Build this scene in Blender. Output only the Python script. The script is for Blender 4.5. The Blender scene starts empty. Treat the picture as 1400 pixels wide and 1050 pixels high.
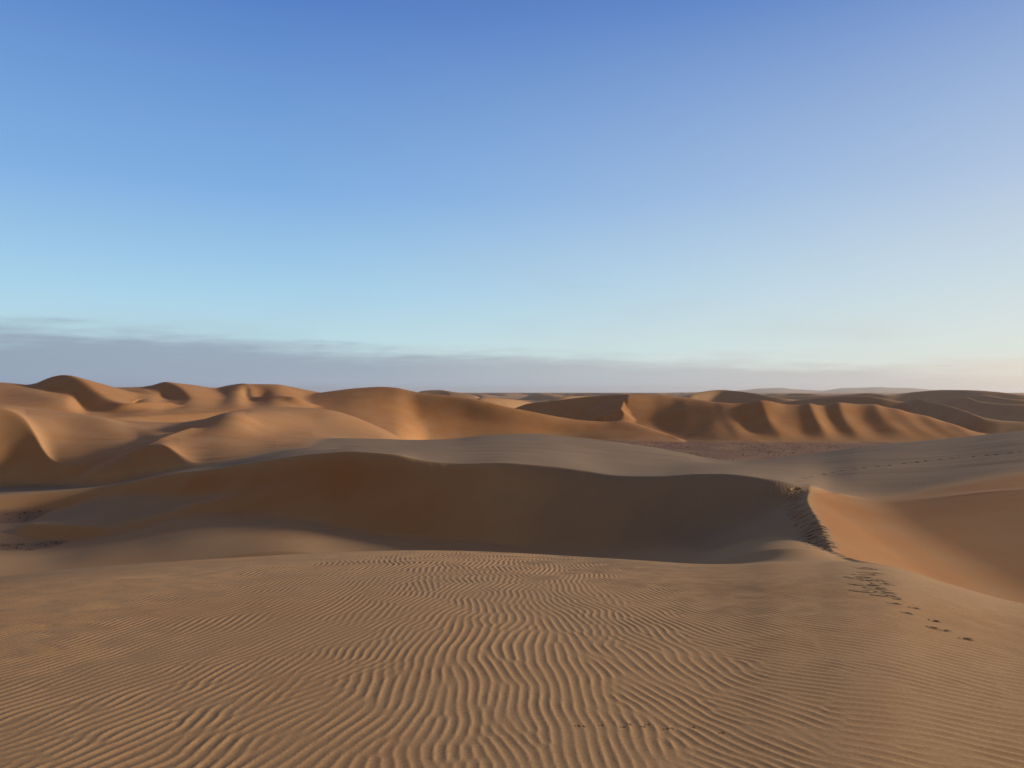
import bpy, math, time
import numpy as np
T0 = time.time()
rng = np.random.default_rng(11)
# ------------------------------------------------------------------ camera numbers
F = 1051.0          # focal length in photo pixels (1400 wide)
HY = 534.0          # horizon row
EYE = 1.65          # eye height above the sand
SUN_AZ = 82.0       # degrees to the right of the view direction
SUN_EL = 13.0
FAST = False

# ------------------------------------------------------------------ maths helpers
def ang(px): return math.atan((px - 700.0) / F)

def pchip(x, y, q):
    x = np.asarray(x, float); y = np.asarray(y, float)
    n = len(x)
    if n == 1: return np.full_like(q, y[0])
    h = np.diff(x); d = np.diff(y) / h
    m = np.zeros(n)
    if n > 2:
        w1 = 2 * h[1:] + h[:-1]; w2 = h[1:] + 2 * h[:-1]
        ok = d[:-1] * d[1:] > 0
        with np.errstate(divide='ignore', invalid='ignore'):
            hm = (w1 + w2) / (w1 / d[:-1] + w2 / d[1:])
        m[1:-1] = np.where(ok, hm, 0)
    m[0] = d[0]; m[-1] = d[-1]
    qq = np.clip(q, x[0], x[-1])
    i = np.clip(np.searchsorted(x, qq) - 1, 0, n - 2)
    t = (qq - x[i]) / h[i]
    t2 = t * t; t3 = t2 * t
    return ((2*t3 - 3*t2 + 1) * y[i] + (t3 - 2*t2 + t) * h[i] * m[i]
            + (-2*t3 + 3*t2) * y[i+1] + (t3 - t2) * h[i] * m[i+1])

def blur1(v, s):
    if s <= 0: return v
    n = int(3 * s) + 1
    k = np.exp(-0.5 * (np.arange(-n, n + 1) / s) ** 2); k /= k.sum()
    return np.convolve(np.pad(v, n, mode='edge'), k, mode='valid')

def blur2(g, s):
    n = int(3 * s) + 1
    k = np.exp(-0.5 * (np.arange(-n, n + 1) / s) ** 2); k /= k.sum()
    for ax in (0, 1):
        p = [(0, 0), (0, 0)]; p[ax] = (n, n)
        q = np.pad(g, p, mode='edge'); o = np.zeros_like(g)
        for j in range(2 * n + 1):
            o += k[j] * (q[j:j + g.shape[0], :] if ax == 0 else q[:, j:j + g.shape[1]])
        g = o
    return g

def hash2(ix, iy, seed):
    h = (ix.astype(np.int64) * 374761393 + iy.astype(np.int64) * 668265263 + seed * 1442695041) & 0xffffffff
    h = ((h ^ (h >> 13)) * 1274126177) & 0xffffffff
    h = h ^ (h >> 16)
    return (h & 0xffff) / 65535.0

def vnoise(x, y, seed=0):
    ix = np.floor(x); iy = np.floor(y); fx = x - ix; fy = y - iy
    fx = fx*fx*fx*(fx*(fx*6-15)+10); fy = fy*fy*fy*(fy*(fy*6-15)+10)
    a = hash2(ix, iy, seed); b = hash2(ix+1, iy, seed); c = hash2(ix, iy+1, seed); d = hash2(ix+1, iy+1, seed)
    return (a*(1-fx)+b*fx)*(1-fy) + (c*(1-fx)+d*fx)*fy - 0.5

def fbm(x, y, seed=0, o=3):
    s = 0; a = 1.0
    for i in range(o):
        s = s + a * vnoise(x, y, seed + i * 7); x = x * 2.03 + 11.3; y = y * 2.03 - 7.1; a *= 0.5
    return s

def smax(a, b, k):
    h = np.maximum(k - np.abs(a - b), 0) / np.maximum(k, 1e-6)
    return np.maximum(a, b) + h * h * k * 0.25

def smin(a, b, k): return -smax(-a, -b, k)
def sstep(e0, e1, x):
    t = np.clip((x - e0) / (e1 - e0), 0, 1); return t * t * (3 - 2 * t)

# ------------------------------------------------------------------ polar grid centred under the eye
view = np.radians(np.arange(-46.0, 46.001, 0.055))
side = np.radians(np.concatenate([np.arange(46.2, 60, 0.25), np.arange(60, 120, 1.0), np.arange(120, 180.5, 4.0)]))
A = np.concatenate([-side[::-1][1:], view, side])          # azimuth, clockwise from +Y; last column closes the ring
PXF = 700 + F * np.tan(np.clip(A, -1.25, 1.25))             # photo column of each azimuth (for reading curves)
R = np.concatenate([np.geomspace(0.02, 2.7, 36, endpoint=False), np.geomspace(2.7, 20, 820, endpoint=False),
                    np.geomspace(20, 37, 360, endpoint=False), np.geomspace(37, 62, 190, endpoint=False), np.geomspace(62, 270, 420, endpoint=False),
                    np.geomspace(270, 1500, 260, endpoint=False), np.geomspace(1500, 9000, 90)])
NA, NR = len(A), len(R)
RR = R[None, :]; AA = A[:, None]
X = np.sin(AA) * RR; Y = np.cos(AA) * RR
COSA = np.cos(np.clip(A, -1.2, 1.2))

def curve(pts, s=0.25):
    """photo column, photo row, metres away -> distance and height for every azimuth"""
    p = sorted(pts)
    aa = [ang(q[0]) for q in p]
    r = pchip(aa, [q[2] for q in p], A)
    z = pchip(aa, [-(q[1] - HY) / F * q[2] * math.cos(ang(q[0])) for q in p], A)
    n = s / 0.055
    return blur1(r, n), blur1(z, n)

def ycurve(pts, s=0.25):
    return curve([(px, py, y/math.cos(ang(px))) for px, py, y in pts], s)

def loft(curves, front, back, wf=0.6, wb=3.0, free=False):
    """height sheet through several curves that run left to right, nearest first"""
    rs = [c[0].copy() for c in curves]; zs = [c[1] for c in curves]
    for j in range(1, len(rs)): rs[j] = np.maximum(rs[j], rs[j-1] + 0.05)
    K = len(rs)
    rs = np.array(rs); zs = np.array(zs)
    d0 = rs[0][:, None] - RR
    fr = np.broadcast_to(np.asarray(front, float), (NA,))[:, None]
    bk = np.broadcast_to(np.asarray(back, float), (NA,))[:, None]
    out = zs[0][:, None] - fr * (np.sqrt(np.maximum(d0, 0)**2 + wf*wf) - wf)
    if K > 1:
        h = np.diff(rs, axis=0); dd = np.diff(zs, axis=0) / h
        m = np.zeros_like(zs)
        for j in range(1, K - 1):
            a, b = dd[j-1], dd[j]
            ok = a * b > 0
            m[j] = (a*h[j] + b*h[j-1])/(h[j]+h[j-1]) if free else np.where(ok, 2 * a * b / np.where(np.abs(a + b) > 1e-9, a + b, 1), 0)
        m[0] = dd[0]; m[-1] = np.minimum(dd[-1], 0)
        for j in range(K - 1):
            msk = (RR >= rs[j][:, None]) & (RR < rs[j+1][:, None])
            if j == K - 2: msk = msk | (RR == rs[j+1][:, None])
            i, c = np.nonzero(msk)
            t = (R[c] - rs[j][i]) / h[j][i]; t2 = t*t; t3 = t2*t
            out[i, c] = ((2*t3-3*t2+1)*zs[j][i] + (t3-2*t2+t)*h[j][i]*m[j][i]
                         + (-2*t3+3*t2)*zs[j+1][i] + (t3-t2)*h[j][i]*m[j+1][i])
    dB = RR - rs[-1][:, None]
    tail = zs[-1][:, None] - bk * (np.sqrt(np.maximum(dB, 0)**2 + wb*wb) - wb)
    return np.where(dB > 0, tail, out)

def cat(pts, n=8):
    """photo points -> smooth world polyline"""
    P = []
    for px, py, r in pts:
        a = ang(px); P.append((math.sin(a)*r, math.cos(a)*r, -(py-HY)/F*r*math.cos(a)))
    P = np.array(P); Q = np.vstack([2*P[0]-P[1], P, 2*P[-1]-P[-2]]); out = []
    for i in range(len(P)-1):
        p0, p1, p2, p3 = Q[i:i+4]
        for t in np.linspace(0, 1, n, endpoint=False):
            out.append(0.5*((2*p1)+(-p0+p2)*t+(2*p0-5*p1+4*p2-p3)*t*t+(-p0+3*p1-3*p2+p3)*t**3))
    out.append(P[-1]); return np.array(out)

def ridge(line, sl, sr, w=0.05, reach=30.0, endslope=0.5, fall=0.5):
    """a dune crest: line of points, slope on its left and right hand (walking along it)"""
    out = np.full((NA, NR), -99.0)
    lo = line[:, :2].min(0) - reach; hi = line[:, :2].max(0) + reach
    i, c = np.nonzero((X > lo[0]) & (X < hi[0]) & (Y > lo[1]) & (Y < hi[1]))
    px, py = X[i, c], Y[i, c]
    sl = np.broadcast_to(np.asarray(sl, float), (len(line),)); sr = np.broadcast_to(np.asarray(sr, float), (len(line),)); SL = np.zeros(len(px)); SR = np.zeros(len(px))
    best = np.full(len(px), 1e9); side_ = np.zeros(len(px)); zc = np.zeros(len(px)); en = np.zeros(len(px))
    for j in range(len(line)-1):
        a, b = line[j], line[j+1]; d = b[:2]-a[:2]; L = (d*d).sum()
        t0 = ((px-a[0])*d[0]+(py-a[1])*d[1])/L; t = np.clip(t0, 0, 1)
        dx = px-a[0]-t*d[0]; dy = py-a[1]-t*d[1]; q = dx*dx+dy*dy
        u = q < best
        best = np.where(u, q, best); zc = np.where(u, a[2]+t*(b[2]-a[2]), zc)
        SL = np.where(u, sl[j]+t*(sl[j+1]-sl[j]), SL); SR = np.where(u, sr[j]+t*(sr[j+1]-sr[j]), SR)
        side_ = np.where(u, dx*d[1]-dy*d[0], side_) / 1.0
    dist = np.sqrt(best)
    s = np.where(side_ > 0, SR, SL)
    for a, b in ((line[1], line[0]), (line[-2], line[-1])):
        d = (b-a)[:2]; d = d/np.hypot(*d); q = (px-b[0])*d[0]+(py-b[1])*d[1]
        near = np.hypot(px-b[0], py-b[1]) - dist < 0.02
        s = np.where((q > 0) & near, s + (endslope-s)*np.clip(q/np.maximum(dist, .01), 0, 1), s)
    out[i, c] = zc - s*(np.sqrt(dist*dist+w*w)-w) - (fall*np.maximum(dist-0.45*reach, 0)**1.5 if fall else 0)
    return out

SHEETS = []
def sheet(name, z, k): SHEETS.append((name, z.astype(np.float32), k))

# ------------------------------------------------------------------ the land
#  valley floors
fl_r = [0, 30, 45, 70, 95, 140, 190, 260, 600, 1500, 9000]
fl_z = [-9, -9, -8.45, -8.4, -9.6, -12.0, -12.2, -12.5, -15, -18, -24]
floor = np.broadcast_to(np.interp(R, fl_r, fl_z)[None, :], (NA, NR)).copy()

#  broad dune under the camera
b = pchip([ang(p) for p in (-600, 0, 300, 550, 850, 950, 1010, 1060, 1120, 1160, 1200, 1300, 1400, 1800)],
          [.0062, .00615, .00632, .00643, .00715, .0073, .0071, .0067, .0065, .0063, .0063, .00727, .0081, .0085], A)
b = blur1(b, 12)[:, None]
rs_ = blur1(pchip([ang(p) for p in (-600, 900, 985, 1020, 1130, 1160, 1230, 1800)], [19, 19, 16.5, 14.9, 14.9, 16, 19, 19], A), 8)[:, None]
para = np.where(RR < rs_, EYE + b*RR*RR, EYE + b*rs_*rs_ + 2*b*rs_*(RR-rs_) + (0.006*sstep(15.5, 18.5, rs_))*np.maximum(RR-rs_, 0)**1.6)
fore = -para
sheet('fore', fore, 0.0)

#  sandy valley behind it
val = loft([curve([(-400, 800, 34), (0, 800, 34), (150, 782, 34), (300, 762, 33), (400, 752, 32), (480, 765, 30), (560, 775, 28), (700, 790, 26), (820, 790, 24.5), (950, 782, 21), (1000, 774, 18.5), (1050, 761, 17), (1100, 758, 16.6), (1130, 759, 17), (1160, 790, 17), (1200, 850, 17)], 1.4),
            curve([(-400, 763, 48), (0, 760, 47), (80, 750, 48.5), (120, 741, 47.8), (150, 735, 47.6), (200, 723, 47.6), (250, 708, 47.8), (300, 702, 47.4), (350, 700, 46.6), (400, 702, 44.8), (480, 720, 40.6), (560, 735, 37.2), (650, 739, 34.8), (720, 750, 32.5), (820, 755, 30), (920, 752, 27.5), (970, 750, 26.6), (1000, 740, 26.0), (1050, 728, 24.5), (1090, 730, 23), (1120, 742, 21), (1160, 800, 21), (1200, 850, 21)], 1.2),
            curve([(-400, 735, 54), (0, 745, 52), (80, 735, 53), (150, 722, 54), (200, 708, 53), (250, 695, 53), (300, 690, 52), (350, 687, 51), (400, 690, 49), (480, 715, 47), (650, 725, 42), (820, 735, 36), (970, 742, 31), (1000, 728, 30), (1050, 712, 28.5), (1090, 715, 27), (1120, 760, 26), (1200, 850, 26)], 1.2)],
           0.25, pchip([ang(p) for p in (-400, 300, 600, 1200)], [.05, .08, .35, .4], A))
sheet('valley', val, 0.8)
sheet('valley', loft([curve([(-400, 728, 53), (0, 726, 53.5), (40, 724, 53), (80, 716, 54), (110, 705, 56), (150, 760, 58), (300, 900, 58)])], 0.12, 0.08, 1, 1), 0.1)

#  knife-edged ridge on the right with the hollow beyond it
rg = cat([(1245, 784, 14.2), (1185, 769, 16.0), (1152, 760.5, 17.2), (1139, 753, 17.9), (1129, 735, 20.0), (1119, 712, 22.8), (1108, 694, 25.6), (1104, 682, 27.8), (1107, 671, 30.2), (1108, 666, 32)])
sheet('knife', ridge(rg, 0.48, 0.34, 0.03, 12), 0.06)
w_top = ycurve([(700, 1000, 28), (1020, 900, 28), (1080, 690, 29.5), (1115, 673, 30.3), (1150, 676, 30.2), (1200, 679, 30.2), (1250, 668, 31), (1300, 655, 32), (1350, 645, 33), (1400, 640, 33.5), (1800, 610, 31)])
plate = loft([ycurve([(700, 671, 30.5), (1080, 671, 30.5), (1115, 670, 31), (1150, 670, 30.6), (1200, 672, 30.8), (1250, 664, 31.2), (1300, 653, 31.4), (1350, 644, 31.2), (1400, 636, 31), (1800, 605, 29)], 2.0),
             ycurve([(700, 660, 36), (1020, 659, 36), (1080, 658, 36), (1115, 657, 36), (1150, 655.5, 36), (1200, 651, 37), (1250, 646, 38), (1300, 640, 39), (1400, 622, 40), (1800, 590, 42)], 2.0),
             ycurve([(700, 650, 72), (980, 636, 70), (1060, 630, 69), (1100, 623.5, 68), (1200, 610, 66), (1300, 600, 64), (1400, 589, 62), (1800, 560, 55)], 1.2)],
            -0.02, 0.16, 1.0, 8.0, True)
vl = cat([(px, py, y/math.cos(ang(px))) for px, py, y in ((1620, 990, 10.5), (1500, 915, 12.5), (1400, 855, 15.2), (1345, 828, 16.6), (1297, 794, 18.5), (1250, 760, 20.8), (1200, 728, 23.6), (1150, 700, 26.4), (1117, 681, 28.6), (1105, 672, 31))])
vw = ridge(vl, 0.6, -np.interp(np.arange(len(vl))/(len(vl)-1.0), [0, .4, .7, .9, 1], [.11, .12, .12, .11, .07]), 2.6, 45, -0.07, 0)
wall = smin(np.where(vw < -90, 99, vw), plate, 0.9)
WALL0 = wall
wall = np.where((X > 6) & (Y > 5), wall, -99)


#  middle dune with the shaded slip face, its low tongue on the left, its grey back
c1 = curve([(-300, 700, 70), (120, 668, 64), (240, 647, 58), (300, 640, 54.5), (340, 633, 52), (400, 624, 49), (450, 619, 47), (490, 617, 45.4), (540, 621, 43.4), (580, 629, 42), (620, 633, 41), (700, 633, 39), (760, 638, 37.6), (800, 643.5, 36.6), (840, 649.5, 35.5), (900, 651, 34.2), (960, 648, 33), (1010, 649, 32), (1060, 656, 31), (1095, 664, 30.8), (1110, 668, 31), (1140, 682, 32), (1170, 688, 33), (1200, 694, 33.5), (1300, 720, 34), (1500, 800, 34)], 0.2)
pm = curve([(-300, 690, 80), (120, 660, 76), (240, 640, 70), (340, 624, 66), (400, 615, 64), (490, 611, 62), (580, 614, 60), (620, 615, 60), (700, 613, 60), (760, 618, 57), (820, 630, 54), (900, 637, 52), (960, 637, 50), (1060, 639, 48), (1110, 641, 47), (1140, 646, 47), (1200, 648, 47), (1300, 652, 47), (1500, 700, 47)], 1.0)
p1 = curve([(-300, 680, 92), (120, 650, 90), (240, 634, 88), (340, 618, 86), (420, 604, 84), (470, 600, 84), (520, 600.5, 85), (560, 602, 86), (620, 600.5, 88), (660, 596, 89), (700, 594, 90), (740, 594, 89), (780, 598, 86), (830, 604, 82), (880, 611, 79), (930, 620, 76), (980, 630, 73), (1010, 632, 72), (1040, 630, 72), (1100, 622.5, 74), (1160, 616, 75), (1200, 613, 76), (1300, 610, 76), (1500, 640, 76)], 0.5)
back = loft([c1, pm, p1], pchip([ang(p) for p in (-200, 240, 400, 600, 900, 1050, 1110)], [.4, .5, .56, .6, .56, .5, .45], A), 0.17, 0.55, 6.0)
w_ = 1 - sstep(1085, 1175, PXF)[:, None]
far_part = np.where((PXF < 800)[:, None], back, wall*(1-w_) + back*w_)
g_ = sstep(35, 43, RR)
both = smax(back, wall, 0.5)*(1-g_) + far_part*g_
sheet('middle', np.where(back >= wall, both, -99), 0.35)
sheet('wall', np.where(back < wall, both, -99), 0.55)
tg = curve([(-300, 790, 55), (0, 745, 54), (25, 722, 53.2), (45, 715, 52.5), (100, 717, 50.5), (150, 720, 49.4), (200, 709, 49.4), (250, 694, 49.6), (330, 674, 48.6), (400, 657, 46.4), (450, 648, 45), (500, 650, 43), (560, 690, 41), (700, 800, 39)])
tb = curve([(-300, 760, 66), (0, 735, 62), (45, 712, 60), (100, 694, 60), (150, 680, 60), (200, 670, 60), (250, 666, 59), (330, 655, 56), (400, 640, 51), (500, 640, 48), (560, 690, 46), (700, 800, 44)])
sheet('tongue', loft([tg, tb], 0.5, 0.25, 0.45, 3.0), 0.3)

#  left dune with a shaded hollow, and the one beside it that peaks
w_a = curve([(-400, 550, 98), (0, 557, 95), (22, 563, 93.5), (42, 576, 91), (51, 595, 88), (58, 616, 85), (70, 631, 82), (110, 636, 77), (150, 631, 73.5), (200, 611, 70.5), (228, 606, 68.5), (247, 622, 65.5), (270, 632, 63), (300, 629, 62), (360, 626, 60), (430, 616, 60), (520, 640, 60), (700, 760, 60)], 0.4)
w_b = curve([(-400, 552, 110), (0, 557, 106), (50, 575, 101), (100, 592, 96), (150, 598, 91), (180, 602, 87), (220, 597, 82), (260, 596, 80), (300, 596, 79), (360, 600, 80), (430, 602, 82), (520, 620, 82), (700, 760, 82)])
w_c = curve([(-400, 545, 128), (0, 553, 125), (50, 559, 122), (100, 565.5, 118), (140, 571, 112), (180, 582, 105), (230, 588, 98), (270, 578, 96), (318, 565, 95), (360, 575, 100), (430, 585, 110), (520, 600, 110), (700, 760, 110)])
w_d = curve([(-400, 545, 150), (0, 556, 148), (50, 562, 146), (100, 568, 142), (140, 573, 136), (180, 576, 130), (240, 578, 126), (280, 573, 125), (320, 562, 122), (350, 558.5, 130), (400, 557, 140), (440, 559, 140), (520, 585, 140), (600, 640, 140), (700, 760, 140)])
lf = loft([w_a, w_b, w_c, w_d], blur1(pchip([ang(p) for p in (-400, 225, 265, 310, 700)], [.58, .58, .3, .16, .12], A), 22), 0.12, 1.1, 8.0)
sheet('leftdune', lf, 0.5)
sheet('leftcrest', ridge(cat([(205, 609.5, 72), (235, 594.5, 80), (262, 585, 86)]), 0.4, 0.30, 0.25, 10, 0.4), 0.4)

#  the row of orange dunes
k4 = curve([(-400, 520, 215), (0, 523, 212), (48, 528, 212), (70, 534, 206), (90, 536, 204), (115, 535, 208), (150, 530, 222), (205, 528.5, 225), (228, 522.5, 218), (240, 523.5, 218), (262, 526, 224), (295, 530.5, 232), (315, 527.5, 228), (335, 525, 224), (350, 525, 224), (378, 525.5, 226), (400, 529, 230), (420, 533, 233), (440, 537, 236), (480, 548, 238), (540, 580, 238), (600, 700, 240), (700, 800, 240)], 0.08)
k4m = curve([(-400, 540, 180), (0, 541, 178), (48, 541, 172), (90, 545, 166), (120, 562, 170), (150, 560, 176), (205, 543, 190), (228, 545, 196), (262, 545, 190), (295, 547, 196), (325, 541, 200), (345, 545, 208), (378, 540, 205), (420, 547, 210), (480, 562, 215), (540, 590, 215), (600, 700, 215), (700, 800, 215)], 0.15)
k4f = curve([(-400, 562, 140), (0, 562, 142), (90, 566, 145), (150, 571, 148), (240, 566, 158), (320, 562, 168), (400, 565, 175), (450, 590, 185), (520, 700, 190), (700, 800, 190)])
sheet('leftrow', loft([k4f, k4m, k4], 0.25, 0.2, 1.0, 6.0), 0.8)
sheet('leftrow', ridge(cat([(40, 527, 216), (58, 521.5, 209), (75, 515, 203), (92, 512.8, 197), (112, 520, 188), (135, 537, 177), (155, 548, 170), (174, 551.5, 166), (200, 549.5, 170), (230, 550, 176)]), 0.30, 0.55, 0.8, 40), 0.8)
sheet('leftrow', ridge(cat([(205, 528.5, 226), (230, 522.8, 214), (250, 532, 200), (262, 545, 188), (255, 553, 180)]), 0.25, 0.55, 0.8, 35), 0.8)
sheet('leftrow', ridge(cat([(300, 530, 236), (330, 525.2, 226), (342, 530, 216), (346, 542, 206), (375, 540.5, 200), (400, 543, 196)]), 0.3, 0.5, 0.8, 35), 0.8)

kb = curve([(200, 640, 228), (330, 562, 228), (370, 546, 228), (400, 542, 227), (430, 538, 226), (455, 534.5, 225), (490, 530.5, 224), (520, 528.8, 222), (540, 530, 219), (560, 534, 216), (575, 537, 213), (600, 539.5, 210), (640, 544, 206), (680, 553, 203), (710, 559.5, 202), (740, 565.5, 202), (770, 571, 203), (800, 575, 204), (830, 576.5, 205), (850, 575.5, 205), (880, 583, 201), (910, 593, 195), (935, 602.5, 188), (960, 640, 188)], 0.12)
kbm = curve([(200, 650, 190), (330, 566, 195), (400, 560, 195), (440, 558, 195), (490, 562, 190), (540, 566, 192), (575, 572, 197), (620, 575, 197), (700, 583, 195), (780, 590, 196), (850, 590, 195), (880, 594, 192), (910, 599, 189), (935, 603.5, 186.5), (960, 650, 186)], 0.3)
kbf = curve([(200, 660, 150), (330, 590, 150), (400, 598, 145), (480, 600, 146), (540, 602, 152), (585, 603, 184), (640, 603, 187), (700, 603, 187), (780, 606, 188), (850, 609, 182), (880, 611, 180), (905, 607, 182), (935, 604.5, 185), (960, 660, 185)], 0.2)
sheet('centredune', loft([kbf, kbm, kb], 0.2, 0.22, 1.5, 5.0), 0.6)
kc = curve([(560, 640, 262), (680, 566, 258), (705, 557.5, 256), (722, 552, 254), (750, 549, 250), (780, 545, 246), (820, 541.3, 240), (845, 540, 232), (860, 539.5, 226), (880, 545, 226), (930, 620, 226)], 0.08)
sheet('darkdune', loft([kc], 0.6, 0.25, 0.5, 5.0), 0.3)
kd = ycurve([(700, 700, 225), (835, 600, 222), (850, 552, 222), (858, 540, 224), (870, 539, 226), (900, 539.6, 228), (920, 541.5, 227), (940, 544, 223), (960, 547, 218), (990, 551, 212), (1020, 550, 209), (1050, 549, 208), (1075, 551.5, 208), (1100, 554, 208), (1130, 553, 208), (1160, 551, 209), (1190, 553, 209), (1215, 557, 207), (1250, 565, 204), (1290, 576, 198), (1320, 586, 193), (1345, 594, 190), (1400, 620, 188), (1600, 700, 188)], 0.08)
kdf = ycurve([(700, 700, 180), (835, 615, 180), (880, 612, 178), (935, 603, 186), (1000, 603.2, 182), (1100, 603.2, 182), (1345, 603.2, 182), (1400, 622, 180), (1600, 700, 180)], 0.1)
kdm = ycurve([(700, 750, 206), (835, 588, 206), (850, 577.5, 205), (865, 577.5, 204.5), (880, 580, 203), (900, 586, 200), (920, 592.5, 195), (935, 597, 190.5), (950, 588, 194), (980, 575, 198), (1050, 576, 195), (1200, 577, 195), (1290, 589, 190), (1345, 598, 186), (1400, 621, 184), (1600, 700, 184)], 0.2)
# scalloped slip face: spurs lean to the right as they come down
PXA = PXF[:, None]
zface = np.clip((-(loft([kdf, kd], .3, .2, 1, 3)) / np.maximum(RR, 1) / COSA[:, None] * F) + HY, 535, 605)
q = PXA - (zface - 560) * (0.55 + 0.9*sstep(1150, 1320, PXA))
spur = np.zeros((NA, NR))
sx = [985, 1046, 1112, 1150, 1204, 1226, 1257, 1275, 1300]
for i in range(len(sx)-1):
    t = (q - sx[i]) / (sx[i+1]-sx[i]); m_ = (t >= 0) & (t < 1)
    amp = (sx[i+1]-sx[i]) / 60.0
    prof = 1.0 - np.where(t < 0.72, np.sin(np.clip(t, 0, 1)/0.72*math.pi/2)*1.0, np.cos((np.clip(t, 0, 1)-0.72)/0.28*math.pi/2)) * 1.0
    spur = np.where(m_, amp*(np.abs(2*t-1)**1.5 - 0.35), spur)
spur *= sstep(975, 1000, q) * sstep(1330, 1300, q)
spur = blur2(spur, 3.2)*(1 + 1.3*vnoise(PXA/47 + 0*RR, zface/30, 77))
ztop = loft([kdf, kdm, kd], 0.25, 0.2, 0.6, 5.0)
ribmask = sstep(-12.3, -9.5, ztop) * sstep(kd[0][:, None] + 8, kd[0][:, None] - 4, RR)
sheet('ribdune', ztop + 1.2*spur*ribmask, 0.3)
sheet('ribdune', ridge(cat([(864, 538.8, 229), (858, 541.5, 225), (853, 548, 220), (850.5, 555, 215), (849, 559, 212), (852.5, 564, 209), (851, 570, 207), (845, 575.2, 205.5)]), 0.62, 0.34, 0.15, 25, 2.0), 0.3)

#  dunes beyond
def far(name, pts, front, backs, k=1.0, s=0.05, wf=2.0): sheet(name, loft([curve(pts, s)], front, backs, wf, 12.0), k)
far('fardune', [(880, 640, 395), (930, 546, 396), (942, 541, 400), (955, 536.5, 410), (985, 533, 424), (1010, 535, 414), (1050, 541, 390), (1090, 549, 380), (1140, 640, 370)], 0.3, 0.15)
far('fardune', [(950, 640, 330), (1030, 560, 330), (1085, 548, 325), (1130, 543.5, 318), (1175, 541.5, 310), (1200, 543.5, 302), (1230, 549, 296), (1260, 554, 292), (1300, 640, 290)], 0.3, 0.15)
far('fardune', [(1180, 640, 300), (1235, 556, 296), (1255, 545, 292), (1270, 549, 280), (1290, 553, 268), (1320, 562, 252), (1345, 571, 242), (1370, 575, 240), (1400, 577, 240), (1500, 585, 240), (1600, 600, 240)], 0.32, 0.15)
far('fardune', [(1240, 640, 420), (1290, 549, 415), (1320, 543, 410), (1340, 549, 395), (1370, 552, 385), (1400, 553, 380), (1600, 560, 370)], 0.3, 0.15)
far('fardune', [(1060, 640, 640), (1110, 545, 640), (1150, 540, 635), (1190, 537.5, 630), (1215, 540, 618), (1240, 537, 625), (1265, 534.5, 620), (1290, 533, 615), (1330, 533.5, 600), (1370, 536.5, 590), (1400, 540, 580), (1500, 548, 570)], 0.26, 0.15)
far('fardune', [(1280, 640, 520), (1320, 545, 515), (1345, 540, 510), (1365, 543, 500), (1390, 546, 490), (1500, 552, 480)], 0.3, 0.15)
far('fardune', [(590, 640, 390), (640, 552, 392), (660, 543.5, 396), (690, 545, 408), (715, 548, 424), (740, 554, 440), (790, 640, 460)], 0.3, 0.2)
far('fardune', [(700, 640, 470), (745, 551, 472), (762, 545, 476), (780, 541.5, 486), (800, 541.5, 500), (830, 545, 520), (880, 640, 540)], 0.3, 0.2)
far('fardune', [(540, 640, 800), (568, 538, 800), (580, 534, 800), (600, 533, 795), (618, 535.5, 780), (650, 541, 770), (720, 640, 760)], 0.3, 0.2)
# open dune field to the horizon
u_ = (X*0.93 + Y*0.36); v_ = (-X*0.36 + Y*0.93)
wx = 60*fbm(X/260, Y/260, 3); ph = (u_ + wx + 34*fbm(X/90, Y/90, 31, 2)) / (105 + 0*u_)
saw = ph - np.floor(ph)
tri = np.where(saw < 0.28, saw/0.28, (1-saw)/0.72)
tri = tri*tri*(3-2*tri)
crest = (0.55 + 0.9*fbm(X/150 + 9, Y/220, 5)).clip(0.1, 1.2)
fieldz = -16 + 12*tri*crest + 7*fbm(X/700, Y/700, 8)*sstep(500, 1500, RR)
fieldz = np.where(RR > 250, fieldz - 30*sstep(420, 255, RR), -99)
lim = -0.0026*RR*np.clip(COSA[:, None], .3, 1) - 1.0
fieldz = smin(fieldz - 4*sstep(2500, 9000, RR), lim, 1.5)
sheet('field', fieldz, 1.0)
hills = loft([curve([(400, 560, 6800), (900, 537, 6800), (985, 535, 6800), (1015, 533.5, 6800), (1040, 531, 6800), (1068, 530.3, 6800), (1085, 532, 6800), (1105, 533, 6800), (1125, 534, 6800), (1140, 532, 6800), (1152, 530.5, 6800), (1180, 530, 6800), (1200, 529.2, 6800), (1220, 530, 6800), (1245, 530.5, 6800), (1270, 532.5, 6800), (1330, 535.5, 6800), (1500, 540, 6800)], 0.05)], 0.06, 0.06, 20, 100)
sheet('hills', hills, 2.0)

H = floor.astype(np.float32)
best = floor.astype(np.float32).copy(); win = np.zeros((NA, NR), np.int16)
for i, (n, z, k) in enumerate(SHEETS):
    H = smax(H, z, k) if k > 0 else np.maximum(H, z)
    u = z > best
    best = np.where(u, z, best); win[u] = i + 1
H = H + np.where(RR > 24, 0.035*np.minimum(RR/60, 3)*fbm(X/7, Y/7, 21, 2) * sstep(24, 40, RR), 0).astype(np.float32)
H = H + (0.09*fbm(X/9 + 3, Y/2.6 + X/14, 61, 3)*sstep(34, 44, RR)*sstep(100, 85, RR)*sstep(-0.4, 2.5, RR - c1[0][:, None])).astype(np.float32)
H = H + (0.022*vnoise(PXA/9.0 + 0*RR, RR/14, 66)*(RR < c1[0][:, None]-0.4)*(RR > c1[0][:, None]-5)*sstep(28, 31, RR)*(RR < 56)*(PXA > 380)*(PXA < 1060)).astype(np.float32)
print('terrain', time.time()-T0, H.shape)

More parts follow.
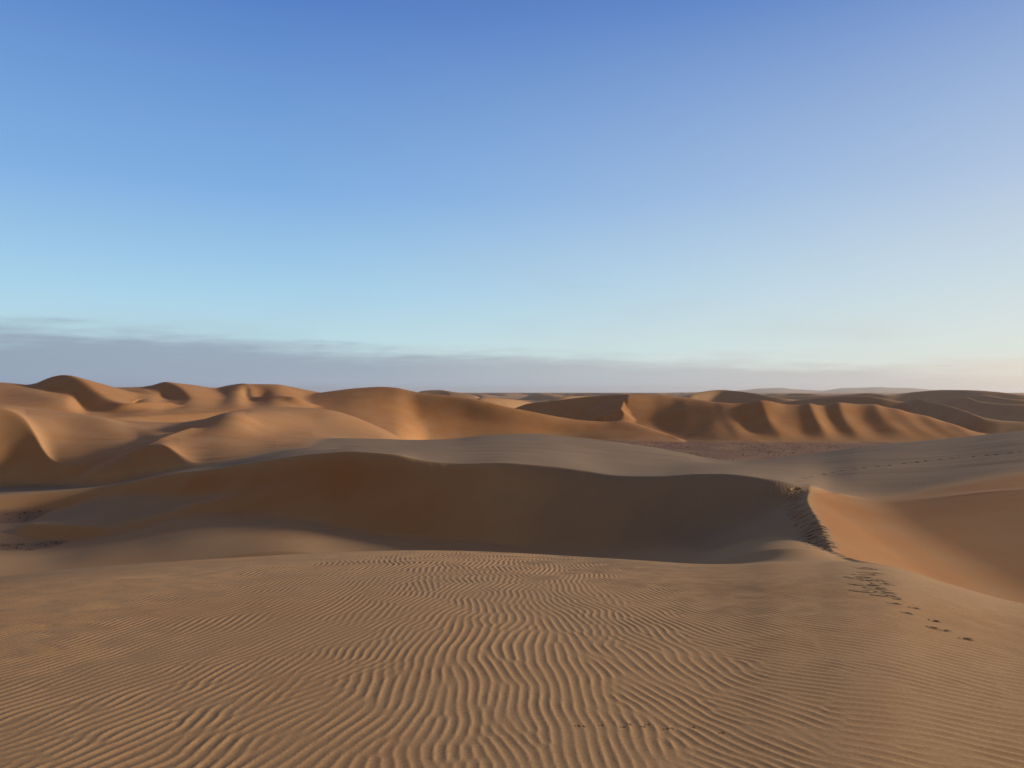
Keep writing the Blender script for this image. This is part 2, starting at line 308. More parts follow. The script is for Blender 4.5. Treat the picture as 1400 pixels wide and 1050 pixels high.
# ------------------------------------------------------------------ wind ripples on the near dune (phase field of many small wave packets)
dx = 0.0105; gx0, gx1, gy0, gy1 = -14.0, 16.5, 1.6, 20.0
nx, ny = int((gx1-gx0)/dx), int((gy1-gy0)/dx)
gx = gx0 + np.arange(nx)*dx; gy = gy0 + np.arange(ny)*dx
def theta_field(x, y):
    """direction of the ripple crests, radians from +X"""
    p = x / np.maximum(y, 1.0)
    t = np.interp(p, [-0.9, -0.6, -0.42, -0.2, 0.0, 0.15, 0.28, 0.42, 0.6, 0.8], [56, 64, 76, 85, 91, 98, 116, 140, 158, 164])
    t = t + np.interp(p, [-.3, 0.1, 0.3, 0.7], [0, 0, 14, 6]) * sstep(5, 11, y)
    t = t + 16*vnoise(x/1.1, y/1.1, 41) + 44*vnoise(x/0.24, y/0.30, 42) * (0.35 + 0.9*(vnoise(x/1.6, y/1.6, 43)+.5))
    return np.radians(t)
nk = 54000
kx = rng.uniform(gx0, gx1, nk); ky = gy0 + (gy1-gy0)*rng.uniform(0, 1, nk)
keep = np.abs(kx/np.maximum(ky, .1)) < 1.25; kx, ky = kx[keep], ky[keep]
th = theta_field(kx, ky) + math.pi/2
lam = np.interp(kx/np.maximum(ky, .1), [-.7, -.3, .1, .3, .5, .8], [.074, .068, .067, .082, .102, .10]) * (1 + .35*vnoise(kx/1.1, ky/1.1, 44))
field = np.zeros((ny, nx), np.complex64)
hw = 32
o = np.arange(-hw, hw+1)*dx
OX, OY = np.meshgrid(o, o)
G = np.exp(-0.5*(OX**2+OY**2)/0.11**2).astype(np.float32)
for i in range(len(kx)):
    cx = int((kx[i]-gx0)/dx); cy = int((ky[i]-gy0)/dx)
    if cx < hw or cy < hw or cx >= nx-hw or cy >= ny-hw: continue
    c0 = field[cy, cx]
    phz = np.angle(c0) if abs(c0) > 0.25 else rng.uniform(0, 6.283)
    kk = 2*math.pi/lam[i]
    fx_ = np.exp(1j*(kk*math.cos(th[i])*o)).astype(np.complex64); fy_ = np.exp(1j*(kk*math.sin(th[i])*o + phz)).astype(np.complex64)
    field[cy-hw:cy+hw+1, cx-hw:cx+hw+1] += G*(fy_[:, None]*fx_[None, :])
mag = np.abs(field); phs = np.angle(field)
mag = np.clip(mag/np.percentile(mag, 55), 0, 1)
s_ = (-phs/(2*math.pi)) % 1.0
prof = np.where(s_ < 0.66, (s_/0.66), (1-s_)/0.34)
prof = prof**2.6*(1.4-0.4*prof)
rip = (prof - 0.3)*(0.15+0.85*mag)*(1+0.7*vnoise(gx[None, :]/0.16, gy[:, None]/0.16, 46))
rip = blur2(rip.astype(np.float32), 0.55)
def sample(g, x, y):
    fx_ = np.clip((x-gx0)/dx, 0, nx-1.001); fy_ = np.clip((y-gy0)/dx, 0, ny-1.001)
    ix = fx_.astype(int); iy = fy_.astype(int); fx_ = fx_-ix; fy_ = fy_-iy
    return (g[iy, ix]*(1-fx_)+g[iy, ix+1]*fx_)*(1-fy_)+(g[iy+1, ix]*(1-fx_)+g[iy+1, ix+1]*fx_)*fy_
msk = (RR > 2.2) & (RR < 21) & (X > gx0+.6) & (X < gx1-.6) & (Y > gy0+.6) & (Y < gy1-.6) & (np.abs(X/np.maximum(Y, .1)) < 1.2)
i_, c_ = np.nonzero(msk)
amp = 0.0058*sstep(20, 14, RR[0, c_])*sstep(1.2, 1.05, np.abs(X[i_, c_]/Y[i_, c_]))
amp *= 1+0.5*sstep(5, 11, R[c_])
p_ = X[i_, c_]/Y[i_, c_]
amp *= 1 + 0.6*sstep(-.28, -.6, p_) + 0.35*sstep(.45, .7, p_)
amp *= 0.95+0.35*fbm(X[i_, c_]/1.5, Y[i_, c_]/1.5, 55, 2)
pq = PXF[i_]
amp *= 1 - 0.75*sstep(960, 1060, pq)*sstep(12.5, 15.5, R[c_])*1.0
nearfore = np.abs(H[i_, c_]-fore[i_, c_]) < 0.35
H[i_, c_] += (sample(rip, X[i_, c_], Y[i_, c_])*amp*nearfore).astype(np.float32)
print('ripples', time.time()-T0)

# ------------------------------------------------------------------ materials
def nt(m):
    m.use_nodes = True; t = m.node_tree; t.nodes.clear(); return t
def sand_material(name):
    m = bpy.data.materials.new(name); t = nt(m); N = t.nodes.new; L = t.links.new
    out = N('ShaderNodeOutputMaterial'); bs = N('ShaderNodeBsdfPrincipled'); L(bs.outputs[0], out.inputs[0])
    bs.inputs['Roughness'].default_value = 0.95; bs.inputs['Specular IOR Level'].default_value = 0.12
    at = N('ShaderNodeAttribute'); at.attribute_name = 'tone'
    sep = N('ShaderNodeSeparateColor'); L(at.outputs['Color'], sep.inputs[0])
    tc = N('ShaderNodeTexCoord')
    nz = N('ShaderNodeTexNoise'); nz.inputs['Scale'].default_value = 0.22; nz.inputs['Detail'].default_value = 6; nz.inputs['Roughness'].default_value = .6
    L(tc.outputs['Object'], nz.inputs['Vector'])
    md = N('ShaderNodeMath'); md.operation = 'MULTIPLY_ADD'; md.inputs[1].default_value = 0.7; L(nz.outputs[0], md.inputs[0]); 
    ad = N('ShaderNodeMath'); ad.operation = 'SUBTRACT'; ad.inputs[1].default_value = 0.35; L(sep.outputs[0], ad.inputs[0]); L(ad.outputs[0], md.inputs[2])
    cr = N('ShaderNodeValToRGB'); L(md.outputs[0], cr.inputs[0])
    e = cr.color_ramp.elements
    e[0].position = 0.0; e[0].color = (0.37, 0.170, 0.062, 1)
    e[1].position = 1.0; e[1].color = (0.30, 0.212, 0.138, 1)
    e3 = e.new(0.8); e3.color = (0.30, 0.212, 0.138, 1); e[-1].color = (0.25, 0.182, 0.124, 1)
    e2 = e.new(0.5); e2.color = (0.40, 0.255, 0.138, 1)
    # stony pan
    mx = N('ShaderNodeMix'); mx.data_type = 'RGBA'; L(sep.outputs[1], mx.inputs[0]); L(cr.outputs[0], mx.inputs[6])
    n2 = N('ShaderNodeTexNoise'); n2.inputs['Scale'].default_value = 1.3; n2.inputs['Detail'].default_value = 8; n2.inputs['Roughness'].default_value = .75; L(tc.outputs['Object'], n2.inputs['Vector'])
    c2 = N('ShaderNodeValToRGB'); L(n2.outputs[0], c2.inputs[0])
    c2.color_ramp.elements[0].position = .35; c2.color_ramp.elements[0].color = (0.14, 0.07, 0.05, 1)
    c2.color_ramp.elements[1].position = .7; c2.color_ramp.elements[1].color = (0.26, 0.155, 0.115, 1)
    L(c2.outputs[0], mx.inputs[7])
    # grains
    n3 = N('ShaderNodeTexNoise'); n3.inputs['Scale'].default_value = 55; n3.inputs['Detail'].default_value = 3; L(tc.outputs['Object'], n3.inputs['Vector'])
    c3 = N('ShaderNodeMapRange'); c3.inputs[1].default_value = .3; c3.inputs[2].default_value = .7; c3.inputs[3].default_value = .88; c3.inputs[4].default_value = 1.1; L(n3.outputs[0], c3.inputs[0])
    vm = N('ShaderNodeVectorMath'); vm.operation = 'SCALE'; L(mx.outputs[2], vm.inputs[0]); L(c3.outputs[0], vm.inputs['Scale'])
    L(vm.outputs[0], bs.inputs['Base Color'])
    bp = N('ShaderNodeBump'); bp.inputs['Strength'].default_value = 0.25; bp.inputs['Distance'].default_value = 0.004
    L(n3.outputs[0], bp.inputs['Height'])
    # distant ripples
    wv = N('ShaderNodeTexWave'); wv.inputs['Scale'].default_value = 2.6; wv.inputs['Distortion'].default_value = 4; wv.inputs['Detail'].default_value = 3; wv.inputs['Detail Scale'].default_value = 1.2
    mp = N('ShaderNodeMapping'); mp.inputs['Rotation'].default_value = (0, 0, 0.25); L(tc.outputs['Object'], mp.inputs[0]); L(mp.outputs[0], wv.inputs['Vector'])
    b2 = N('ShaderNodeBump'); b2.inputs['Distance'].default_value = 0.012; L(wv.outputs[1], b2.inputs['Height']); L(bp.outputs[0], b2.inputs['Normal'])
    L(sep.outputs[2], b2.inputs['Strength'])
    L(b2.outputs[0], bs.inputs['Normal'])
    return m
SAND = sand_material('wind_blown_sand')

# ------------------------------------------------------------------ footprints: find the ground, press it in
def ground_at(px, py):
    i = int(np.argmin(np.abs(PXF[:] - px) + 1e5*(np.abs(A) > 1.2)))
    row = HY - H[i]/(R*math.cos(A[i]))*F
    k = np.nonzero((row[:-1] > py) & (row[1:] <= py) & (R[:-1] > 3.2))[0]
    k = k[0] if len(k) else int(np.argmin(np.abs(row - py) + 1e5*(R < 3.2)))
    return math.sin(A[i])*R[k], math.cos(A[i])*R[k]
TRACKS = []
steep_pts = [(1088,668),(1085,674),(1091,673),(1081,679),(1086,682),(1078,681.5),(1090,684),(1082,690),(1087,694),(1092,692),(1084,701),(1090,705),(1095,700),(1099,706),(1095,714),(1101,712),(1105,709),(1100,719),(1107,717),(1112,715)]
steep_pts += [(1106+1.75*j, 723.5+3.8*j) for j in range(8)] + [(1118+1.9*j, 721+3.8*j) for j in range(8)]
low_pts = [(1144,756),(1150,760),(1157,764),(1180,776),(1188,778),(1192,783),(1184,785.5),(1175,789),(1182,791.5),(1195,793.5),(1205,798),(1186,800),(1198,804),(1184,807.5),(1206,810),(1211,814)]
fade_pts = [(1226,819),(1224,825),(1250,831),(1240,838),(1278,849),(1276,858),(1290,861),(1320,873)]
far_pts = [(1088,657.5),(1100,653.5),(1108,651.5),(1125,648),(1138,645.5),(1150,643.5),(1168,641),(1180,639.5),(1199,637.5),(1215,636),(1235,633.5),(1253,631.5),(1265,630),(1284,628),(1300,626.5),(1310,625.5),(1330,624),(1348,622.5),(1360,621.5),(1380,619.5),(1393,618)]
tiny_pts = [(790,991),(797,992),(822,991),(852,993),(861,990),(880,993),(886,990.5),(911,996),(918,995),(947,994),(987,1001)]
for pts, half_l, half_w, depth, ang0, kind in ((steep_pts, .20, .10, .13, 24, 'steep'), (low_pts, .108, .055, .06, 6, 'low'), (fade_pts, .042, .026, .017, 8, 'fade'), (far_pts, .15, .12, .08, 40, 'far'), (tiny_pts, .0055, .006, .005, 30, 'tiny')):
    for px, py in pts:
        x, y = ground_at(px, py)
        sc_ = rng.uniform(.8, 1.2)
        TRACKS.append((x, y, half_l*sc_, half_w*rng.uniform(.8, 1.2), depth*rng.uniform(.75, 1.25), math.radians(ang0 + rng.uniform(-14, 14)), kind))
def hsample(x, y):
    """bilinear height of the land"""
    r = np.hypot(x, y); a = np.arctan2(x, y)
    ia = np.clip(np.searchsorted(A, a) - 1, 0, NA-2); ir = np.clip(np.searchsorted(R, r) - 1, 0, NR-2)
    fa = (a-A[ia])/(A[ia+1]-A[ia]); fr = (r-R[ir])/(R[ir+1]-R[ir])
    return (H[ia, ir]*(1-fr)+H[ia, ir+1]*fr)*(1-fa)+(H[ia+1, ir]*(1-fr)+H[ia+1, ir+1]*fr)*fa
FOOT = []
for x, y, hl, hw_, dp, an, kind in TRACKS:
    nr_, ns_ = 9, 22
    ca, sa = math.cos(an), math.sin(an)
    wob = 1 + .12*np.sin(2*np.linspace(0, 2*math.pi, ns_, endpoint=False) + rng.uniform(0, 6)) + .08*rng.normal(size=ns_)
    tt = np.linspace(0, 2*math.pi, ns_, endpoint=False)
    V = [(0.0, 0.0, -dp)]
    for j in range(1, nr_+1):
        q = j/nr_*1.7
        prof_ = np.interp(q, [0, .45, .8, 1.0, 1.18, 1.4, 1.7], [-1, -.97, -.6, -.02, .07, .04, .01])
        for k2 in range(ns_):
            V.append((hl*q*math.cos(tt[k2])*wob[k2], hw_*q*math.sin(tt[k2])*wob[k2]*(1.15 if math.sin(tt[k2]) < 0 else 1), dp*prof_*(1 + (.35*rng.normal() if .9 < q < 1.5 else 0))))
    V = np.array(V)
    wx_ = x + V[:, 0]*ca - V[:, 1]*sa; wy_ = y + V[:, 0]*sa + V[:, 1]*ca
    z0 = hsample(np.array([x]), np.array([y]))[0]
    wz_ = hsample(wx_, wy_) + V[:, 2] + 0.003
    Fc = [(0, 1+k2, 1+(k2+1) % ns_) for k2 in range(ns_)]
    for j in range(nr_-1):
        a0 = 1+j*ns_; b0 = a0+ns_
        Fc += [(a0+k2, b0+k2, b0+(k2+1) % ns_, a0+(k2+1) % ns_) for k2 in range(ns_)]
    FOOT.append((np.stack([wx_-x, wy_-y, wz_-z0], 1), Fc, (x, y, z0), kind))
for x, y, hl, hw_, dp, an, kind in TRACKS:
    r0 = math.hypot(x, y); a0 = math.atan2(x, y); m0 = (hl+hw_)*1.8
    i0, i1 = np.searchsorted(A, [a0-m0/r0, a0+m0/r0]); j0, j1 = np.searchsorted(R, [r0-m0, r0+m0])
    dxx = X[i0:i1, j0:j1]-x; dyy = Y[i0:i1, j0:j1]-y; ca, sa = math.cos(an), math.sin(an)
    q = np.hypot((dxx*ca+dyy*sa)/hl, (-dxx*sa+dyy*ca)/hw_)
    H[i0:i1, j0:j1] -= (dp*1.5*sstep(1.25, .95, q) + 0.004*sstep(1.6, 1.3, q)).astype(np.float32)
print('tracks', time.time()-T0)

# tone attribute: r = grey sand share, g = stony pan, b = ripple strength beyond the near dune
names = ['floor'] + [s[0] for s in SHEETS]
tone_of = dict(floor=.6, fore=.5, valley=.5, knife=.7, wall=.85, middle=1.0, tongue=.62, leftdune=.26, leftcrest=.26, leftrow=.2, centredune=.14, darkdune=.3, ribdune=.12, fardune=.35, field=.35, hills=.9)
tone = np.array([tone_of[n] for n in names], np.float32)[win]
ripb = np.zeros((NA, NR), np.float32)
nm = np.array(names)
def isin(*q): return np.isin(win, [i for i, n in enumerate(names) if n in q])
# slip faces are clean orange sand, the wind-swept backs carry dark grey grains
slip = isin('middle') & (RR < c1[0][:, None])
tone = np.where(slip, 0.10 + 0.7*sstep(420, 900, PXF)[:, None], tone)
tone = np.where(isin('tongue') & (RR < tg[0][:, None]), 0.3, tone)
tone = np.where(isin('tongue'), np.minimum(tone, 0.65 - 0.45*sstep(380, 450, PXF)[:, None]), tone)
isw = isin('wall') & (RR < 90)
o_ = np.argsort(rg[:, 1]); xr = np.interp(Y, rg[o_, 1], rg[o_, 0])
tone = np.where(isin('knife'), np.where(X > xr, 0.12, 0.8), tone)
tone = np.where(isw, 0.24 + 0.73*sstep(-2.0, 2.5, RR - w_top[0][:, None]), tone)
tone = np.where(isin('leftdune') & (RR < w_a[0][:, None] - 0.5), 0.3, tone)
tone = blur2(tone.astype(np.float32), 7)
pan = ((win == 0) & (RR > 30) & (RR < 260)).astype(np.float32)
ripb = 0.3*sstep(21, 27, RR)*sstep(90, 50, RR)*(1-sstep(-0.5, -1.5, RR - c1[0][:, None])*(PXA < 1112))
ripb = ripb*(1-isw*sstep(1.0, -1.5, RR - w_top[0][:, None]))*(1-isin('leftdune')*sstep(0, -1, RR - w_a[0][:, None]))
ripb = ripb + 0.25*sstep(1090, 1130, PXA)*sstep(-1, 2, RR - w_top[0][:, None])*sstep(60, 42, RR)
ripb = blur2(ripb.astype(np.float32), 8)
pan = blur2(pan, 1.5)*np.where(RR < 90, 0.8, 0.95)*(0.85+0.5*fbm(X/5, Y/9, 17, 3)).clip(.3, 1.1)
pan = pan.astype(np.float32)

# ------------------------------------------------------------------ meshes: one per dune
Z = H + EYE
def mesh_from(mask, name):
    """faces of the grid whose lower-left vertex is in mask"""
    fi, fc = np.nonzero(mask)
    v = np.stack([fi*NR+fc, (fi+1)*NR+fc, (fi+1)*NR+fc+1, fi*NR+fc+1], 1)
    v = v[:, [0, 1, 2, 3]][:, ::-1]
    uq, inv = np.unique(v, return_inverse=True)
    co = np.stack([X.ravel()[uq], Y.ravel()[uq], Z.ravel()[uq]], 1).astype(np.float32)
    me = bpy.data.meshes.new(name)
    me.vertices.add(len(uq)); me.vertices.foreach_set('co', co.ravel())
    n = len(v); me.loops.add(n*4); me.loops.foreach_set('vertex_index', inv.ravel().astype(np.int32))
    me.polygons.add(n); me.polygons.foreach_set('loop_start', np.arange(0, n*4, 4, dtype=np.int32))
    me.polygons.foreach_set('use_smooth', np.ones(n, bool))
    at = me.color_attributes.new('tone', 'FLOAT_COLOR', 'POINT')
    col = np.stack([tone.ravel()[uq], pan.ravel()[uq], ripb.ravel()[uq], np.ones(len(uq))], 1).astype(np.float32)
    at.data.foreach_set('color', col.ravel())
    me.update(calc_edges=True); me.validate()
    me.materials.append(SAND)
    o = bpy.data.objects.new(name, me); bpy.context.scene.collection.objects.link(o)
    return o
G1 = np.zeros((NA, NR), bool); G1[:-1, :-1] = True
LAND = [
    ('sand_dune', ('fore',), 'broad rippled tan dune filling the foreground, its rounded top falling away on every side', 'dune'),
    ('valley_floor', ('valley',), 'smooth shaded sand floor dipping between the rippled foreground dune and the dark slip face', 'valley'),
    ('sand_ridge', ('knife',), 'sharp winding sand crest on the right, dark trodden side left and bright orange side right', 'ridge'),
    ('sand_hollow', ('wall',), 'wide smooth orange-brown bowl of sand beyond the sharp crest, grey rippled rim above it', 'hollow'),
    ('sand_dune', ('middle',), 'long middle dune with a tall dark slip face and a pale grey wind-swept back', 'dune'),
    ('sand_dune', ('tongue',), 'low grey tongue of sand running down left from the dark-faced dune to the stony pan', 'dune'),
    ('sand_dune', ('leftdune', 'leftcrest'), 'rounded tan dune at the left edge with a dark curved hollow and a small pointed peak', 'dune'),
    ('sand_dune', ('leftrow',), 'row of orange dunes on the left skyline with the tallest rounded summit', 'dune'),
    ('sand_dune', ('centredune',), 'big orange dune on the skyline left of centre, sloping down to the right in a long lit rim', 'dune'),
    ('sand_dune', ('darkdune',), 'blackish shaded slip face behind the long lit rim, ending at a sharp bright edge', 'dune'),
    ('sand_dune', ('ribdune',), 'orange dune standing on the red pan, its slip face fluted by slanting light and dark ribs', 'dune'),
    ('far_dunes', ('fardune',), 'overlapping grey-brown dunes in the distance at the right with thin bright crests', 'dunes'),
    ('dune_field', ('field',), 'pale dune field running flat to the horizon beyond the orange dunes', 'dune field'),
    ('hills', ('hills',), 'low hazy blue-grey hills on the horizon at the right', 'hills'),
    ('gravel_pan', ('floor',), 'flat reddish-brown stony pan lying between the dunes', 'gravel pan'),
]
for nme, who, lab, ct in LAND:
    o = mesh_from(G1 & isin(*who), nme); o['kind'] = 'structure'; o['label'] = lab; o['category'] = ct
LAB = dict(steep=('deep dark footprint slot trodden into the shaded side of the sharp sand crest', 'footprints climbing the shaded side of the crest'),
           low=('shallow broad footprint scuffed into grey sand at the near foot of the sharp crest', 'footprints at the foot of the crest'),
           fade=('faint half-filled footprint fading out across the rippled sand on the right', 'fading footprints on the rippled dune'),
           far=('tiny distant footprint dot in the trail crossing the grey rim above the orange hollow', 'footprints of the far trail'),
           tiny=('pinprick animal track dotted across the ripples at the bottom of the photo', 'small animal tracks on the ripples'))
for V, Fc, loc, kind in FOOT:
    nme = 'animal_track' if kind == 'tiny' else 'footprint'
    me = bpy.data.meshes.new(nme); me.from_pydata(V.tolist(), [], Fc); me.polygons.foreach_set('use_smooth', np.ones(len(Fc), bool))
    at = me.color_attributes.new('tone', 'FLOAT_COLOR', 'POINT'); tv = .75 if kind != 'far' else .9
    at.data.foreach_set('color', np.tile([tv, 0, 0, 1], len(V)).astype(np.float32)); me.materials.append(SAND)
    o = bpy.data.objects.new(nme, me); bpy.context.scene.collection.objects.link(o); o.location = (loc[0], loc[1], loc[2]+EYE)
    o['label'], o['group'] = LAB[kind]; o['category'] = 'animal track' if kind == 'tiny' else 'footprint'
# loose stones on the pans
def stone_mat():
    m = bpy.data.materials.new('dark_stone'); t = nt(m); N = t.nodes.new; L = t.links.new
    out = N('ShaderNodeOutputMaterial'); bs = N('ShaderNodeBsdfPrincipled'); L(bs.outputs[0], out.inputs[0]); bs.inputs['Roughness'].default_value = .9
    n = N('ShaderNodeTexNoise'); n.inputs['Scale'].default_value = 3; c = N('ShaderNodeValToRGB'); L(n.outputs[0], c.inputs[0])
    c.color_ramp.elements[0].color = (.05, .03, .028, 1); c.color_ramp.elements[1].color = (.2, .12, .1, 1); L(c.outputs[0], bs.inputs['Base Color'])
    return m
ico = np.array([(0,0,-1),(.72,-.53,-.45),(-.28,-.85,-.45),(-.89,0,-.45),(-.28,.85,-.45),(.72,.53,-.45),(.28,-.85,.45),(-.72,-.53,.45),(-.72,.53,.45),(.28,.85,.45),(.89,0,.45),(0,0,1)])
icf = np.array([(0,1,2),(1,0,5),(0,2,3),(0,3,4),(0,4,5),(1,5,10),(2,1,6),(3,2,7),(4,3,8),(5,4,9),(1,10,6),(2,6,7),(3,7,8),(4,8,9),(5,9,10),(6,10,11),(7,6,11),(8,7,11),(9,8,11),(10,9,11)])
pi, pc = np.nonzero(isin('floor') & (RR > 40) & (RR < 185) & (np.abs(AA) < .65))
pick = rng.choice(len(pi), 9000, p=(RR[0, pc]**0.5)/(RR[0, pc]**0.5).sum())
clus = fbm(X[pi[pick], pc[pick]]/5, Y[pi[pick], pc[pick]]/9, 91, 3)
pick = pick[clus > -0.05]
VV = []; FF = []
for n_, k in enumerate(pick):
    i, c = pi[k], pc[k]; sz = (0.02+0.075*rng.random()**3)*(1 if RR[0, c] < 80 else 1.8)
    an = rng.uniform(0, 6.28); v = ico*(1+.25*rng.normal(size=(12, 1)))*np.array([1, .75, .55])*sz
    v = np.stack([v[:, 0]*math.cos(an)-v[:, 1]*math.sin(an), v[:, 0]*math.sin(an)+v[:, 1]*math.cos(an), v[:, 2]], 1)
    VV.append(v + np.array([X[i, c]+rng.normal()*.2, Y[i, c]+rng.normal()*.2, Z[i, c]+sz*.25])); FF.append(icf + 12*n_)
me = bpy.data.meshes.new('gravel'); me.from_pydata(np.concatenate(VV).tolist(), [], np.concatenate(FF).tolist()); me.materials.append(stone_mat())
o = bpy.data.objects.new('gravel', me); bpy.context.scene.collection.objects.link(o); o['kind'] = 'stuff'; o['label'] = 'dark loose stones scattered over the reddish pans between the dunes'; o['category'] = 'gravel'
# thin dusty air
HAZE = 1.1e-4
lo_, hi_ = float(Z.min())-1, max(float(Z.max())+2, EYE+3); ext = 9600
me = bpy.data.meshes.new('haze')
cv_ = [(x, y, z) for x in (-ext, ext) for y in (-ext, ext) for z in (lo_, hi_)]
me.from_pydata(cv_, [], [(0,1,3,2),(4,6,7,5),(0,4,5,1),(2,3,7,6),(0,2,6,4),(1,5,7,3)])
hz = bpy.data.objects.new('haze', me); bpy.context.scene.collection.objects.link(hz); hz['kind'] = 'stuff'; hz['label'] = 'thin pale dusty haze in the air over the whole desert'; hz['category'] = 'haze'
m = bpy.data.materials.new('thin_haze'); t = nt(m); pv = t.nodes.new('ShaderNodeVolumePrincipled'); ou = t.nodes.new('ShaderNodeOutputMaterial'); t.links.new(pv.outputs[0], ou.inputs['Volume'])
pv.inputs['Color'].default_value = (.86, .88, .92, 1); pv.inputs['Density'].default_value = HAZE; pv.inputs['Anisotropy'].default_value = 0.4
me.materials.append(m)
print('mesh', time.time()-T0)

# ------------------------------------------------------------------ camera, sun, sky
sc = bpy.context.scene
cam = bpy.data.cameras.new('camera'); co = bpy.data.objects.new('camera', cam); sc.collection.objects.link(co)
co.location = (0, 0, EYE); co.rotation_euler = (math.radians(90), 0, 0)
cam.sensor_width = 36; cam.lens = 36*F/1400; cam.shift_y = (525-HY)/1400*-1*-1
cam.shift_y = (HY-525)/1400
cam.clip_start = 0.05; cam.clip_end = 40000
sc.camera = co
S = (math.sin(math.radians(SUN_AZ))*math.cos(math.radians(SUN_EL)), math.cos(math.radians(SUN_AZ))*math.cos(math.radians(SUN_EL)), math.sin(math.radians(SUN_EL)))
sl = bpy.data.lights.new('sun', 'SUN'); so = bpy.data.objects.new('sun', sl); sc.collection.objects.link(so)
from mathutils import Vector
so.rotation_euler = Vector(S).to_track_quat('Z', 'Y').to_euler()
sl.energy = 5.0; sl.angle = math.radians(5); sl.color = (1, .81, .60)
w = bpy.data.worlds.new('World'); sc.world = w; w.use_nodes = True
t = w.node_tree; t.nodes.clear(); N = t.nodes.new; L = t.links.new
wo = N('ShaderNodeOutputWorld'); bg = N('ShaderNodeBackground'); L(bg.outputs[0], wo.inputs[0])
sky = N('ShaderNodeTexSky'); sky.sky_type = 'NISHITA'; sky.sun_disc = False
sky.sun_elevation = math.radians(SUN_EL); sky.sun_rotation = math.radians(SUN_AZ)
sky.dust_density = 0.3; sky.air_density = 1.0; sky.ozone_density = 3.0; sky.altitude = 200
STR = 0.10
bg.inputs[1].default_value = STR
def val(x): n = N('ShaderNodeValue'); n.outputs[0].default_value = x; return n.outputs[0]
def M(op, a, b=0.0, c=0.0, clamp=False):
    n = N('ShaderNodeMath'); n.operation = op; n.use_clamp = clamp
    for k, q in enumerate((a, b, c)):
        if isinstance(q, (int, float)): n.inputs[k].default_value = q
        else: L(q, n.inputs[k])
    return n.outputs[0]
def mixc(f, a, b):
    n = N('ShaderNodeMix'); n.data_type = 'RGBA'
    for k, q in ((0, f), (6, a), (7, b)):
        if isinstance(q, (int, float)): n.inputs[k].default_value = q
        elif isinstance(q, tuple): n.inputs[k].default_value = q + (1,)
        else: L(q, n.inputs[k])
    return n.outputs[2]
def lin(c): return tuple((((v/255)+.055)/1.055)**2.4 if v > 10 else v/255/12.92 for v in c)
def ramp(f, stops):
    n = N('ShaderNodeValToRGB'); L(f, n.inputs[0]); e = n.color_ramp.elements
    while len(e) < len(stops): e.new(0.5)
    for q, (p, c) in zip(e, stops): q.position = p; q.color = tuple(v/STR for v in lin(c)) + (1,)
    return n.outputs[0]
tc = N('ShaderNodeTexCoord'); sx = N('ShaderNodeSeparateXYZ'); L(tc.outputs['Generated'], sx.inputs[0])
dx_, dy_, dz_ = sx.outputs
el = M('MULTIPLY', M('ARCSINE', dz_), 180/math.pi)
az = M('MULTIPLY', M('ARCTAN2', dx_, dy_), 180/math.pi)
elr = M('DIVIDE', el, 60.0, clamp=True)
air = ramp(elr, [(0, (214, 227, 228)), (3/60, (198, 230, 238)), (7/60, (174, 217, 243)), (14/60, (134, 182, 235)), (26/60, (89, 134, 207)), (38/60, (58, 86, 136)), (1, (26, 34, 52))])
toward = M('SUBTRACT', 1.0, M('DIVIDE', M('ABSOLUTE', M('SUBTRACT', az, SUN_AZ - 8.0)), 92.0), clamp=True)
air = mixc(0.86, sky.outputs[0], air)
# unseen sky behind the camera, tinted warm grey so shade turns less blue
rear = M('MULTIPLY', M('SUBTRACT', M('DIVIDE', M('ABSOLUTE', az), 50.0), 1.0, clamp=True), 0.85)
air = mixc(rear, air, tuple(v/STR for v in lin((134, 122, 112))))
# pale warmth around the hidden sun
glow = M('MULTIPLY', M('POWER', toward, 1.35), M('SUBTRACT', 1.0, M('DIVIDE', el, 27.0), clamp=True), clamp=True)
air = mixc(M('MULTIPLY', glow, 1.0, clamp=True), air, tuple(v/STR for v in lin((255, 237, 206))))
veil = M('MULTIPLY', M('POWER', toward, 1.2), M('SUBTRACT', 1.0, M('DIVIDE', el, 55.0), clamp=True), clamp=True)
air = mixc(M('MULTIPLY', veil, 0.3), air, tuple(v/STR for v in lin((203, 212, 226))))
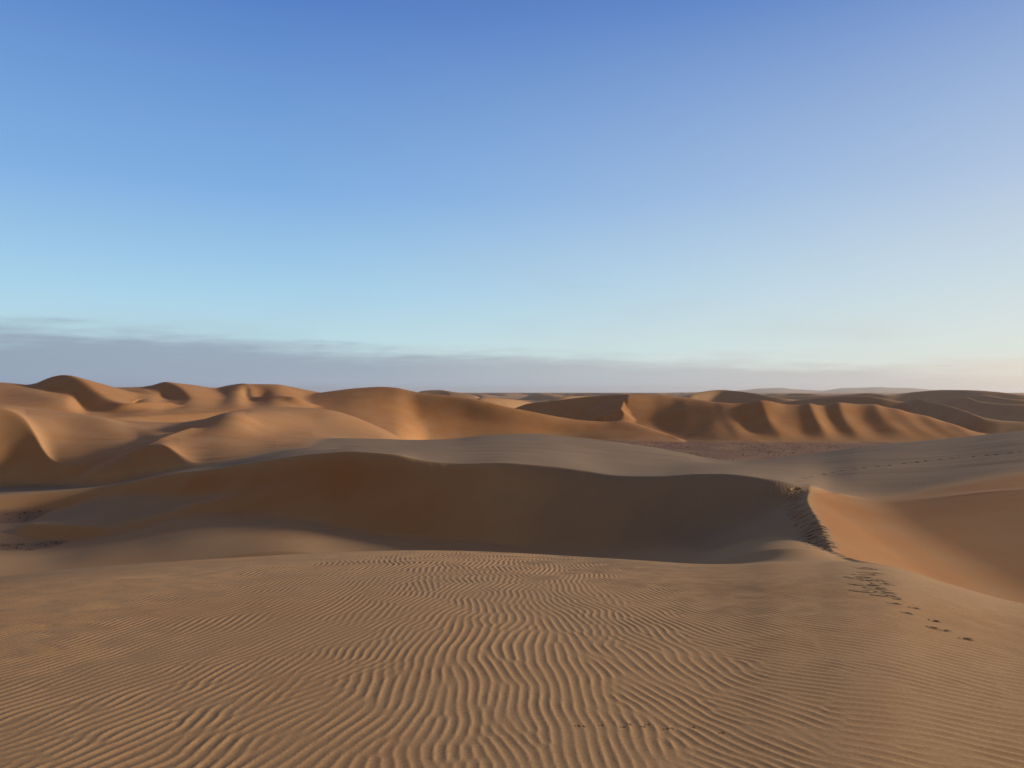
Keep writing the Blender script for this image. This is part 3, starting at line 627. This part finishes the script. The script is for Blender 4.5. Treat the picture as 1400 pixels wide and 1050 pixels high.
# fog bank lying along the horizon, thinning towards the right
cv = N('ShaderNodeCombineXYZ'); L(M('MULTIPLY', az, 0.05), cv.inputs[0]); L(M('MULTIPLY', el, 0.8), cv.inputs[1])
n1 = N('ShaderNodeTexNoise'); n1.inputs['Scale'].default_value = 1.0; n1.inputs['Detail'].default_value = 6; n1.inputs['Roughness'].default_value = .55; L(cv.outputs[0], n1.inputs['Vector'])
top = N('ShaderNodeMapRange'); L(az, top.inputs[0]); top.inputs[1].default_value = -36; top.inputs[2].default_value = 30; top.inputs[3].default_value = 3.9; top.inputs[4].default_value = 1.6
cvb = N('ShaderNodeCombineXYZ'); L(M('MULTIPLY', az, 0.22), cvb.inputs[0]); L(M('MULTIPLY', el, 1.5), cvb.inputs[1])
nb = N('ShaderNodeTexNoise'); nb.inputs['Scale'].default_value = 1.0; nb.inputs['Detail'].default_value = 5; nb.inputs['Roughness'].default_value = .6; L(cvb.outputs[0], nb.inputs['Vector'])
edge = M('ADD', M('MULTIPLY', M('SUBTRACT', nb.outputs[0], 0.5), 2.0), 0)
edge0 = edge
edge = M('ADD', M('SUBTRACT', top.outputs[0], el), M('MULTIPLY', M('SUBTRACT', n1.outputs[0], 0.5), 3.2))
edge = M('ADD', edge, edge0)
den = N('ShaderNodeMapRange'); den.interpolation_type = 'SMOOTHSTEP'; L(edge, den.inputs[0]); den.inputs[1].default_value = -0.9; den.inputs[2].default_value = 1.1
azr = M('DIVIDE', M('ADD', az, 36.0), 72.0, clamp=True)
fogc = ramp(azr, [(0, (146, 162, 182)), (.35, (157, 170, 186)), (.6, (182, 189, 194)), (.85, (200, 194, 190)), (1, (234, 218, 198))])
fogh = ramp(azr, [(0, (148, 165, 196)), (.5, (176, 184, 198)), (.85, (206, 203, 202)), (1, (222, 208, 194))])
low = M('SUBTRACT', 1.0, M('DIVIDE', el, 1.6), clamp=True)
fog = mixc(low, fogc, fogh)
fin = mixc(M('MULTIPLY', den.outputs[0], 0.92), air, fog)
# faint wisps above it
cv2 = N('ShaderNodeCombineXYZ'); L(M('MULTIPLY', az, 0.035), cv2.inputs[0]); L(M('MULTIPLY', el, 0.14), cv2.inputs[1])
n2 = N('ShaderNodeTexNoise'); n2.inputs['Scale'].default_value = 1.3; n2.inputs['Detail'].default_value = 5; L(cv2.outputs[0], n2.inputs['Vector'])
wi = N('ShaderNodeMapRange'); wi.interpolation_type = 'SMOOTHSTEP'; L(n2.outputs[0], wi.inputs[0]); wi.inputs[1].default_value = .46; wi.inputs[2].default_value = .75; wi.inputs[4].default_value = .4
wm = M('MULTIPLY', wi.outputs[0], M('SUBTRACT', 1.0, M('DIVIDE', el, 13.0), clamp=True))
fin = mixc(wm, fin, fogc)
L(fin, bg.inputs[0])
sc.view_settings.view_transform = 'Standard'; sc.view_settings.look = 'None'; sc.view_settings.exposure = 0; sc.view_settings.gamma = 1
sc.cycles.use_denoising = True
print('done', time.time()-T0)
